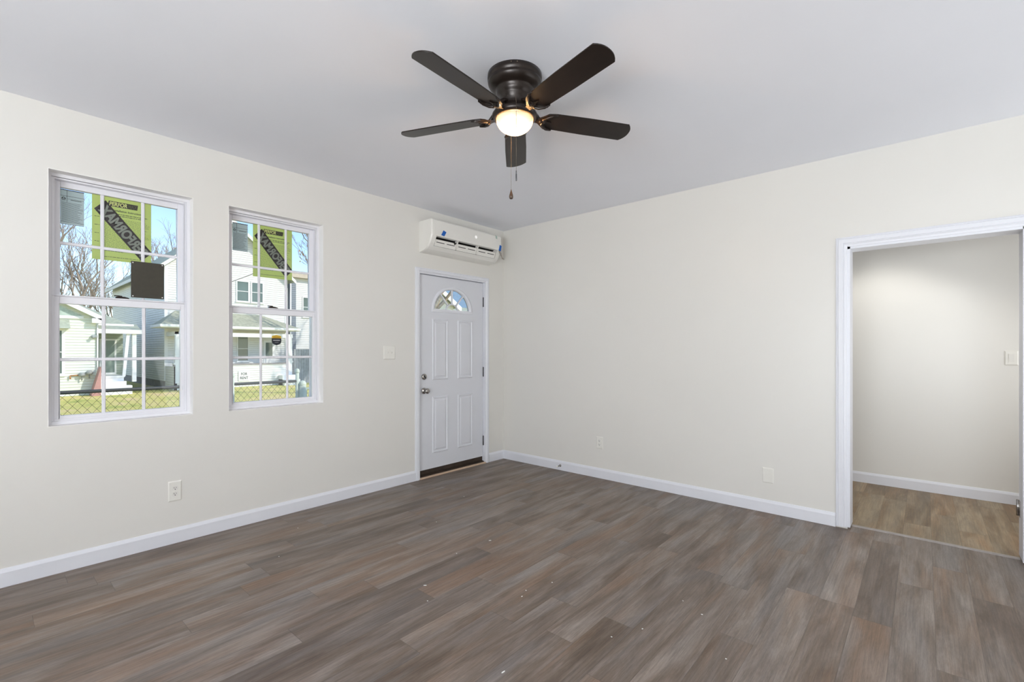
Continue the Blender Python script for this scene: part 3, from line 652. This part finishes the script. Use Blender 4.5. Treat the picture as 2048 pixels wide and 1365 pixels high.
MB().lathe([(0, 2.190), (.002, 2.188), (.003, 2.182), (.006, 2.172), (.0105, 2.156), (.0115, 2.146), (.009, 2.138), (.006, 2.136), (0, 2.136)], (-2.267, -2.120, 0), 16).build('chain_fob', mat('fob_wood', (.06, .035, .022), .3, noise=.2, nscale=60), c2)

# ------------------------------------------------------------------ paint chips on the floor
rn = random.Random(11)
for i, (x, y) in enumerate([(-2.165,-1.563),(-1.875,-1.582),(-2.649,-1.876),(-2.228,-2.193),(-2.29,-2.217),(-1.332,-.738),(-2.787,-2.536),(-2.556,-1.737),(-1.894,-1.036),(-2.064,-2.248),(-1.772,-2.876),(-1.834,-2.995),(-2.14,-2.828),(-2.107,-3.19),(-2.291,-2.75),(-2.935,-.751),(-2.641,-.365)]):
    m = MB(); a = rn.uniform(0, PI); r1, r2 = rn.uniform(.003, .0055), rn.uniform(.002, .003)
    if i in (1, 6, 7): r1, r2 = .011, .0028
    q = [(r1*math.cos(t)*k*math.cos(a) - r2*math.sin(t)*k*math.sin(a), r1*math.cos(t)*k*math.sin(a) + r2*math.sin(t)*k*math.cos(a)) for t, k in [(2*PI*j/6, rn.uniform(.75, 1.2)) for j in range(6)]]
    m.prism([(x + u, y + v) for u, v in q], 'z', .0002, .002)
    tag(m.build('paint_chip', M_chip, origin=(x, y, 0)), 'tiny white paint chip lying on the wood plank floor', 'debris', 'paint chips scattered on the floor')

# ------------------------------------------------------------------ outside
M_white = siding_mat('white_siding', (.76, .76, .74), .14)
M_cream = siding_mat('cream_siding', (.74, .77, .69), .14)
M_owhite = mat('outdoor_white', (.80, .80, .78), .6, noise=.03, nscale=4)
M_roof = mat('green_grey_shingle', (.40, .43, .33), .85, noise=.15, nscale=6)
M_roof2 = mat('olive_shingle', (.40, .40, .29), .85, noise=.2, nscale=6)
M_shingle = mat('gable_shingle', (.42, .50, .44), .8, noise=.15, nscale=8)
M_pane = mat('dark_pane', (.12, .16, .14), .12, noise=.1, nscale=2)
M_screen = mat('door_screen', (.22, .28, .24), .5, noise=.1, nscale=3)
M_found = mat('foundation_grey', (.28, .26, .25), .9, noise=.15, nscale=5)
M_pink = mat('faded_red_wood', (.48, .25, .22), .7, noise=.1, nscale=5)
M_pipe = mat('rusty_pipe', (.45, .22, .08), .6, noise=.2, nscale=9)
M_meter = mat('meter_grey', (.30, .32, .30), .5, noise=.1, nscale=9)
M_greydark = siding_mat('slate_siding', (.22, .25, .29), .14)
M_bark = mat('bark', (.34, .27, .19), .9, noise=.35, nscale=5)
M_bark2 = mat('grey_bark', (.30, .28, .26), .9, noise=.4, nscale=7, bump=.8, bscale=12)
M_twig = mat('twig', (.34, .27, .20), .9, noise=.2, nscale=3)
M_leaf = mat('dry_leaf', (.55, .26, .09), .8, noise=.3, nscale=20)
M_fboard = mat('weathered_board', (.33, .35, .37), .85, noise=.2, nscale=5)
M_post = mat('pale_green_post', (.55, .62, .52), .6, noise=.08, nscale=12)
M_rail = mat('galvanised_rail', (.055, .06, .06), .6, metal=.1, noise=.1, nscale=20)
M_wire = mat('chain_link_wire', (.04, .035, .022), .7, metal=.0, noise=.1, nscale=50)
M_grass = mat('grass', (.30, .28, .06), .95, noise=.3, nscale=1.2)
N, L = M_grass.node_tree.nodes, M_grass.node_tree.links
tc = N.new('ShaderNodeTexCoord'); t1 = N.new('ShaderNodeTexNoise'); t1.inputs['Scale'].default_value = .7; t1.inputs['Detail'].default_value = 8; t1.inputs['Roughness'].default_value = .75
mp = N.new('ShaderNodeMapping'); mp.inputs['Scale'].default_value = (1, .6, 1); L.new(tc.outputs['Object'], mp.inputs[0]); L.new(mp.outputs[0], t1.inputs['Vector'])
rp = N.new('ShaderNodeValToRGB'); L.new(t1.outputs['Fac'], rp.inputs[0]); e = rp.color_ramp.elements
e[0].position = .36; e[0].color = (.38, .42, .08, 1); e[1].position = .66; e[1].color = (.80, .58, .30, 1); k = e.new(.50); k.color = (.68, .60, .16, 1)
L.new(rp.outputs[0], N['Principled BSDF'].inputs['Base Color'])
G = -1.0
gm = MB(); rows = [(.2, -.30), (4.4, -.35), (7.0, -1.0), (70, -1.0)]
gm.add([(x, y, z) for y, z in rows for x in (-60, 80)], [(i*2, i*2+1, i*2+3, i*2+2) for i in range(3)])
struct(gm.build('lawn', M_grass))

def house_window(par, x0, x1, z0, z1, Y, two=True, fw=.07):
    m = MB(); ring(m, x0 - fw, x1 + fw, z0 - fw, z1 + fw, fw, fw, fw, fw, Y - .05, Y + .01)
    if two: m.box(x0, x1, Y - .04, Y + .01, (z0 + z1) / 2 - .02, (z0 + z1) / 2 + .02)
    m.box(x0 - fw - .03, x1 + fw + .03, Y - .09, Y + .01, z0 - fw - .04, z0 - fw)
    w = m.build('window', M_owhite, par)
    MB().box(x0, x1, Y - .015, Y - .005, z0, z1).build('pane', M_pane, w)
def gable_roof(mb, x0, x1, y0, y1, ze, zp, ov=.35, th=.14):
    xm = (x0 + x1) / 2; s = (zp - ze) / (xm - x0); z_ = ze - s * ov
    for sg, xe in ((-1, x0 - ov), (1, x1 + ov)):
        mb.prism([(xe, z_), (xm, zp), (xm, zp + th), (xe, z_ + th)], 'y', y0 - ov, y1 + ov)
    return mb

# --- bungalow on the left
bg = thing('bungalow', 'small cream-sided bungalow with gable and porch seen in the left window', 'house', (-2.0, 28, G))
m = MB(); m.prism([(-4.3, G), (-.147, G), (-.147, 2.95), (-2.2, 4.10), (-4.3, 2.95)], 'y', 28, 30.5); m.build('front_wing', M_cream, bg)
m = MB(); m.box(-9, 1.3, 30.3, 38, G, 2.7); m.build('main_block', siding_mat('porch_shade_siding', (.40, .45, .38), .14), bg)  # porch shade put into the siding colour, a darker grey-green
m = MB(); gable_roof(m, -4.3, -.147, 28, 31.5, 2.95, 4.10, .30, .10); m.build('gable_roof', M_roof, bg)
m = MB()   # rake boards and eave returns
for sg in (-1, 1):
    xm = -2.22; xe = xm + sg * 2.38
    m.prism([(xe, 2.72), (xm, 4.05), (xm, 4.30), (xe, 2.95)], 'y', 27.62, 27.70)
    m.box(min(xe, xe - sg * .50), max(xe, xe - sg * .50), 27.62, 28.0, 2.66, 2.90)
m.box(-3.9, -.62, 27.93, 28.02, 2.86, 3.00)
m.build('rake_trim', M_owhite, bg)
m = MB(); m.prism([(-3.8, 3.0), (-.66, 3.0), (-2.22, 3.87)], 'y', 27.95, 27.99); m.build('gable_shingles', M_shingle, bg)
m = MB()   # hip roof of the main block
x0, x1, y0, y1, ze, zr = -9.3, 1.5, 28.9, 38.4, 2.62, 4.95
m.add([(x0,y0,ze),(x1,y0,ze),(x1,y1,ze),(x0,y1,ze),(-6,33.5,zr),(-2.2,33.5,zr)], [(0,1,5,4),(1,2,5),(2,3,4,5),(3,0,4),(3,2,1,0)]); m.build('hip_roof', M_roof, bg)
m = MB(); m.box(-.2, 1.52, 28.82, 28.92, 2.50, 2.70).box(1.45, 1.55, 28.9, 38, 2.50, 2.66); m.build('fascia', M_owhite, bg)
m = MB(); m.prism([(28.05, 2.36), (29.2, 2.72), (29.2, 2.60), (28.05, 2.26)], 'x', -.146, 1.70); m.build('porch_roof', M_roof, bg)
m = MB(); m.box(-.14, 1.72, 27.98, 28.06, 2.16, 2.38).box(1.58, 1.72, 28.0, 29.8, 2.16, 2.36); m.build('porch_fascia', M_owhite, bg)
for x_, w_ in ((1.42, .09),): MB().box(x_ - w_, x_ + w_, 28.08, 28.26, -.40, 2.2).build('porch_post', M_owhite, bg)
m = MB(); m.prism([(.92, -.1), (1.05, -.1), (1.24, 2.2), (1.10, 2.2)], 'y', 28.1, 28.2); m.build('porch_brace', M_owhite, bg)
m = MB(); m.box(-.14, .95, 27.9, 30.3, -.36, -.08); m.box(-.14, .98, 27.86, 30.3, -.14, -.06); m.build('porch_deck', M_owhite, bg)
m = MB(); m.box(-.1, 1.2, 27.3, 27.9, G, -.55).box(-.1, 1.0, 27.55, 27.9, G, -.33); m.build('porch_steps', M_owhite, bg)
m = MB(); m.box(.28, 1.0, 30.24, 30.31, -.06, 1.92); d_ = m.build('porch_door', M_owhite, bg); MB().box(.36, .92, 30.22, 30.245, .05, 1.82).build('screen', M_screen, d_)
m = MB(); m.prism([(-.42, G), (-.06, G), (-.05, .45)], 'y', 27.2, 27.9); m.build('stair_cheek', M_pink, bg)
house_window(bg, -1.95, -1.42, .15, 2.25, 28, True, .11)
m = MB(); m.prism([(27.5, 2.35), (27.98, 2.80), (27.98, 2.36)], 'x', -2.4, -1.15); m.build('window_hood', M_roof, bg)
m = MB(); m.tube((-1.12, 27.9, -.15), (-1.12, 27.9, .03), .03, n=8).tube((-1.12, 27.9, .02), (-.72, 27.9, .05), .03, n=8); gmtr = m.build('gas_pipe', M_pipe, bg)
m = MB()
for x_, z_ in ((-.70, .05), (-.42, .14)): m.lathe([(0, -.08), (.10, -.08), (.13, -.02), (.13, .06), (.08, .12), (0, .12)], (x_, 27.85, z_), 14); m.tube((x_, 27.85, z_), (x_, 27.85, z_ - .28), .03, n=8)
m.build('gas_meter', M_meter, gmtr)
m = MB(); m.lathe([(0, 0), (.07, 0), (.08, -.10), (.03, -.14), (0, -.14)], (-.28, 27.86, 1.95), 12, 'y'); m.box(-.32, -.1, 27.86, 28, 1.93, 2.05); m.build('porch_lamp', M_meter, bg)
m = MB(); m.path([(-.10, 27.93, 2.6), (-.10, 27.93, -.8)], .035, 8); m.build('downspout', M_owhite, bg)

# --- two-storey house
th2 = thing('two_storey_house', 'tall white two-storey house with front porch across the street', 'house', (6.7, 30, G))
hx0, hx1, hz, hp_ = 3.17, 10.30, 6.45, 9.60; hm = (hx0 + hx1) / 2
MB().prism([(hx0, -.55), (hx1, -.55), (hx1, hz), (hm, hp_), (hx0, hz)], 'y', 30, 46).build('walls', M_white, th2)
MB().box(hx0 + .03, hx1 - .03, 30.03, 45.9, G - .1, -.5).build('foundation', M_found, th2)
m = MB(); gable_roof(m, hx0, hx1, 30, 46, hz, hp_, .42, .12); m.build('roof', M_roof, th2)
m = MB(); s_ = (hp_ - hz) / (hm - hx0)
for sg, xe in ((-1, hx0 - .42), (1, hx1 + .42)): m.prism([(xe, hz - s_*.42 - .12), (hm, hp_ - .12), (hm, hp_ + .10), (xe, hz - s_*.42 + .10)], 'y', 29.50, 29.57)
m.box(hx0 - .44, hx0 - .38, 29.5, 46.3, hz - s_*.42 - .12, hz - s_*.42 + .08); m.build('rake_trim', M_owhite, th2)
for x_ in (hx0, hx1 - .14): MB().box(x_ - .01, x_ + .15, 29.97, 30.05, -.55, hz).build('corner_board', M_owhite, th2)
house_window(th2, 7.08, 7.74, 4.54, 5.80, 30); house_window(th2, 7.98, 8.64, 4.52, 5.80, 30); house_window(th2, 7.12, 7.72, .60, 2.16, 30); house_window(th2, 4.5, 5.2, 4.54, 5.80, 30); house_window(th2, 4.6, 5.3, .60, 2.16, 30)
m = MB(); m.box(8.72, 9.50, 29.96, 30.02, -.10, 1.95); d_ = m.build('front_door', M_owhite, th2); MB().box(8.85, 9.28, 29.94, 29.965, .85, 1.80).build('door_pane', M_pane, d_)
px0, px1, py = 2.50, 10.25, 27.8
m = MB(); m.add([(px0,py,2.72),(px1,py,2.72),(px1,30,2.72),(px0,30,2.72),(px0+1.2,30,3.66),(px1-1.7,30,3.66)], [(0,1,5,4),(1,2,5),(3,0,4),(0,3,2,1),(2,3,4,5)]); m.build('porch_roof', M_roof2, th2)
m = MB(); m.box(px0, px1, py - .03, py + .05, 2.60, 2.74).box(px0 - .02, px0 + .05, py, 30, 2.60, 2.74).box(px1 - .05, px1 + .02, py, 30, 2.60, 2.74); m.build('porch_fascia', M_owhite, th2)
m = MB(); m.box(px0 + .75, px1 - .45, py + .2, py + .36, 2.10, 2.34).box(px0 + .75, px0 + .9, py + .2, 30, 2.10, 2.34); m.build('porch_beam', M_owhite, th2)
m = MB(); m.box(px0 + .05, px1 - .05, py + .05, 30, 2.56, 2.60); m.build('porch_ceiling', M_owhite, th2)
for x_ in (3.36, 9.62):
    m = MB(); r_ = [(.13, -.6), (.13, .45), (.20, .47), (.20, .55), (.15, .58), (.12, 2.10), (.17, 2.13), (.17, 2.2)]
    for (a, z_), (b_, w_) in zip(r_, r_[1:]): m.add([(x_-a,py+.15,z_),(x_+a,py+.15,z_),(x_+a,py+.15+2*a,z_),(x_-a,py+.15+2*a,z_),(x_-b_,py+.15,w_),(x_+b_,py+.15,w_),(x_+b_,py+.15+2*b_,w_),(x_-b_,py+.15+2*b_,w_)], [(0,1,5,4),(1,2,6,5),(2,3,7,6),(3,0,4,7)])
    m.build('porch_column', M_owhite, th2)
m = MB(); m.box(3.2, 9.75, py + .2, py + .32, G, .36); m.box(3.2, 3.32, py + .2, 30, G, .36); m.build('porch_skirt', M_white, th2)
MB().box(3.15, 9.78, py + .16, py + .36, .36, .46).build('porch_rail_cap', M_found, th2)
MB().box(3.35, 9.7, py + .34, 30, -.25, -.12).build('porch_deck', M_found, th2)
m = MB(); m.box(8.9, 9.9, 27.1, py + .2, G, -.62).box(8.9, 9.9, 27.4, py + .2, G, -.35); m.build('porch_steps', M_owhite, th2)
m = MB(); m.lathe([(0, 0), (.16, 0), (.20, .1), (.22, .35), (.19, .38), (0, .38)], (4.05, 28.9, .46 - .58), 14); m.lathe([(0, .38), (.22, .42), (.28, .62), (.22, .85), (.10, .98), (0, 1.0)], (4.05, 28.9, .46 - .58), 14); tag(m.build('porch_planter', M_meter), 'dark rounded planter on the left end of the white porch', 'planter')
rs_ = thing('rent_sign', 'white board reading FOR RENT on the porch skirt', 'sign', (6.80, 27.9, -.62))
MB().box(6.48, 7.12, py + .15, py + .19, -.62, -.02).build('board', M_owhite, rs_)
text_mb('FOR', (6.80, py + .146, -.19), EX, EZ, .36, .17, .02).build('lettering', M_ink, rs_); text_mb('RENT', (6.80, py + .146, -.44), EX, EZ, .46, .17, .02).build('lettering', M_ink, rs_)

# --- houses further right
nh = thing('slate_house', 'grey-blue house with tan parapet right of the white house', 'house', (12, 31, G))
MB().box(10.85, 13.0, 31, 46, G, 6.6).build('walls', M_white, nh)
MB().box(10.80, 11.35, 30.96, 46, G, 6.4).build('side_bay', M_greydark, nh)
MB().box(10.55, 13.1, 30.6, 46.3, 6.6, 6.95).build('parapet', mat('tan_parapet', (.55, .47, .36), .8, noise=.1, nscale=4), nh)
house_window(nh, 11.9, 12.5, 3.8, 5.2, 31)
m = MB(); m.path([(10.9, 30.85, 6.5), (10.9, 30.85, -.6)], .06, 8); m.build('downspout', M_owhite, nh)
gh = thing('gabled_house', 'white house with green roofs glimpsed through the left of the door fanlight', 'house', (18.8, 24.4, G))
MB().prism([(16.7, G), (20.9, G), (20.9, 4.75), (18.8, 6.15), (16.7, 4.75)], 'y', 24.4, 34).build('walls', M_white, gh)
m = MB(); gable_roof(m, 16.7, 20.9, 24.4, 34, 4.85, 6.25, .35, .12); m.build('roof', M_roof, gh)
m = MB(); m.prism([(18.8, 6.0), (21.35, 4.30), (21.35, 4.70), (18.8, 6.40)], 'y', 23.9, 24.0); m.build('rake_trim', M_owhite, gh)
m = MB(); m.prism([(22.6, 4.15), (24.4, 4.75), (24.4, 4.6), (22.6, 4.0)], 'x', 16.6, 19.6); m.build('porch_roof', M_roof, gh)
m = MB(); m.box(16.6, 19.6, 22.55, 22.7, 3.75, 4.15); m.build('porch_fascia', M_owhite, gh)
for x_ in (16.8, 19.4): MB().box(x_ - .12, x_ + .12, 22.7, 22.95, G, 3.8).build('porch_post', M_owhite, gh)
bh = thing('blue_house', 'blue house with sage lower roof glimpsed through the right of the door fanlight', 'house', (26, 27, G))
MB().prism([(21.9, G), (29, G), (29, 5.6), (25.4, 7.6), (21.9, 5.6)], 'y', 29, 40).build('walls', siding_mat('blue_siding', (.16, .27, .42), .14), bh)
m = MB(); gable_roof(m, 21.9, 29, 29, 40, 5.7, 7.7, .3, .12); m.build('roof', M_owhite, bh)
m = MB(); m.prism([(25.6, 4.1), (29, 5.3), (29, 5.15), (25.6, 3.95)], 'x', 21.4, 31); m.build('porch_roof', M_roof, bh)
m = MB(); m.box(21.4, 31, 25.5, 25.65, 3.6, 4.05); m.build('porch_fascia', M_owhite, bh)
for x_ in (21.6, 24.6, 27.8, 30.8): MB().box(x_ - .12, x_ + .12, 25.7, 25.95, G, 3.7).build('porch_post', M_owhite, bh)

# --- chain-link fence
FYY = 3.25; RZ = .84
fe = thing('chain_link_fence', 'low chain-link fence with grey top rail outside the windows', 'fence', (-3, FYY, -.33))
MB().tube((-5.2, FYY, RZ), (-1.02, FYY, RZ), .020, n=10).build('top_rail', M_rail, fe)
for x_, r_, h_ in ((-4.6, .025, .90), (-1.90, .025, .94), (-1.02, .026, .97)):
    m = MB(); m.tube((x_, FYY, -.38), (x_, FYY, h_), r_, n=12); m.lathe([(r_ * 1.25, 0), (r_ * 1.25, .03), (r_ * .7, .055), (0, .06)], (x_, FYY, h_), 12); m.build('post', M_post, fe)
m = MB(); m.tube((-.955, FYY - .03, -.38), (-.955, FYY - .03, .78), .050, n=14).lathe([(.053, 0), (.053, .03), (.030, .06), (0, .07)], (-.955, FYY - .03, .78), 14); m.build('gate_post', M_post, fe)
m = MB(); st = .081; z0, z1 = -.34, RZ - .02; hgt = z1 - z0
x = -5.2 - hgt
while x < -1.02:
    for sg in (1, -1):
        a0, a1 = (x, x + hgt * .82)
        t0 = max(0, (-5.2 - a0) / (a1 - a0)); t1 = min(1, (-1.03 - a0) / (a1 - a0))
        if t1 > t0:
            p = (a0 + (a1 - a0) * t0, FYY + .006 * sg, (z0 + hgt * t0) if sg == 1 else (z1 - hgt * t0)); q = (a0 + (a1 - a0) * t1, FYY + .006 * sg, (z0 + hgt * t1) if sg == 1 else (z1 - hgt * t1))
            m.tube(p, q, .0019, n=4, caps=False)
    x += st
tag(m.build('wire_mesh', M_wire, fe), kind='stuff')
ga = thing('yard_gate', 'small chain-link gate with white frame beyond the fat green post', 'gate', (-.5, FYY, -.3))
m = MB(); m.tube((-.89, FYY, -.28), (-.89, FYY, .72), .017, n=8).tube((-.05, FYY, -.28), (-.05, FYY, .72), .017, n=8).tube((-.89, FYY, .72), (-.05, FYY, .72), .017, n=8).tube((-.89, FYY, -.28), (-.05, FYY, -.28), .017, n=8); m.build('frame', M_post, ga)
m = MB(); x = -1.9
while x < -.05:
    for sg in (1, -1):
        a0, a1 = x, x + .82; t0 = max(0, (-.89 - a0) / .82); t1 = min(1, (-.05 - a0) / .82)
        if t1 > t0: m.tube((a0 + .82*t0, FYY + .006*sg, (-.28 + t0) if sg == 1 else (.72 - t0)), (a0 + .82*t1, FYY + .006*sg, (-.28 + t1) if sg == 1 else (.72 - t1)), .0019, n=4, caps=False)
    x += st
tag(m.build('wire_mesh', M_wire, ga), kind='stuff')

# --- bare trees
def tree(x, y, h, r, seed, label, bark=M_bark, lean=(0, 0), leaves=0, depth=7, spread=.62, group='bare winter trees outside'):
    R = random.Random(seed); t = thing('bare_tree', label, 'tree', (x, y, G), group)
    tk, br = MB(), MB(); lf = MB()
    def grow(p, d, ln, rad, lev):
        n_ = 3 if lev < 3 else 2; q = p; wob = .05 if lev == 0 else .17
        for i in range(n_):
            d = (d + Vector((R.uniform(-wob, wob), R.uniform(-wob, wob), R.uniform(-.05, .12)))).normalized()
            q2 = q + d * ln / n_; (tk if lev < 2 else br).tube(q, q2, max(rad * (1 - .25 * i / n_), .007), max(rad * (1 - .25 * (i + 1) / n_), .007), 8 if lev < 2 else 4, caps=False); q = q2
            if lev >= 1 and i < n_ - 1 and lev < depth and R.random() < .82:
                s = (d + Vector((R.uniform(-1, 1), R.uniform(-1, 1), R.uniform(-.2, .6))) * spread).normalized(); grow(q, s, ln * R.uniform(.45, .65), rad * .5, lev + 1)
        if lev == depth:
            if leaves and R.random() < leaves: lf.add([q, q + Vector((.06, 0, .02)), q + Vector((.065, .02, -.05)), q + Vector((.008, .014, -.065))], [(0, 1, 2, 3)])
            return
        for k in range(2 if lev else 3):
            s = (d + Vector((R.uniform(-1, 1), R.uniform(-1, 1), R.uniform(-.1, .7))) * spread).normalized()
            grow(q, s, ln * R.uniform(.60, .82), rad * R.uniform(.55, .68), lev + 1)
    grow(Vector((x, y, G)), Vector((lean[0], lean[1], 1)).normalized(), h * .30, r, 0)
    tk.build('trunk', bark, t); tag(br.build('branches', M_twig, t), kind='stuff')
    if lf.v: tag(lf.build('leaves', M_leaf, t), kind='stuff')
tree(.7, 46.5, 14, .26, 4, 'bare twiggy tree rising behind the bungalow roof on the left')
tree(4.4, 76, 18, .24, 9, 'more distant bare tree between the bungalow roof and the tall house wall')
tree(4.6, 54, 10, .20, 21, 'lower bare tree in the gap between the bungalow and the tall house')
tree(9.2, 57, 18, .30, 8, 'tall bare tree standing behind the roof of the tall house')
tree(8.25, 20, 12, .17, 41, 'slim bare tree with a few orange leaves in front of the slate house', M_bark2, (-.02, 0), .12)
tree(15.0, 21.0, 11.5, .26, 15, 'bare street tree whose shadow dapples the white house front', M_bark2, (0, 0), .03)
bf = thing('board_fence', 'weathered grey board fence between the white and slate houses', 'fence', (11, 28.6, G))
for k in range(14):
    x_ = 10.15 + k * .17; MB().box(x_, x_ + .155, 28.6, 28.63, G, 1.35 if k < 9 else 1.85).build('board', M_fboard, bf)
MB().box(10.1, 12.6, 28.64, 28.70, .9, 1.0).build('fence_rail', M_fboard, bf)
cbl = MB(); cbl.path([(3.6 + 4.2 * q, 29.4 - 3 * q, 4.35 + 2.1 * q - .5 * q * (1 - q)) for q in [i / 10 for i in range(11)]], .022, 6)
cbl.build('service_cable', M_found, th2)
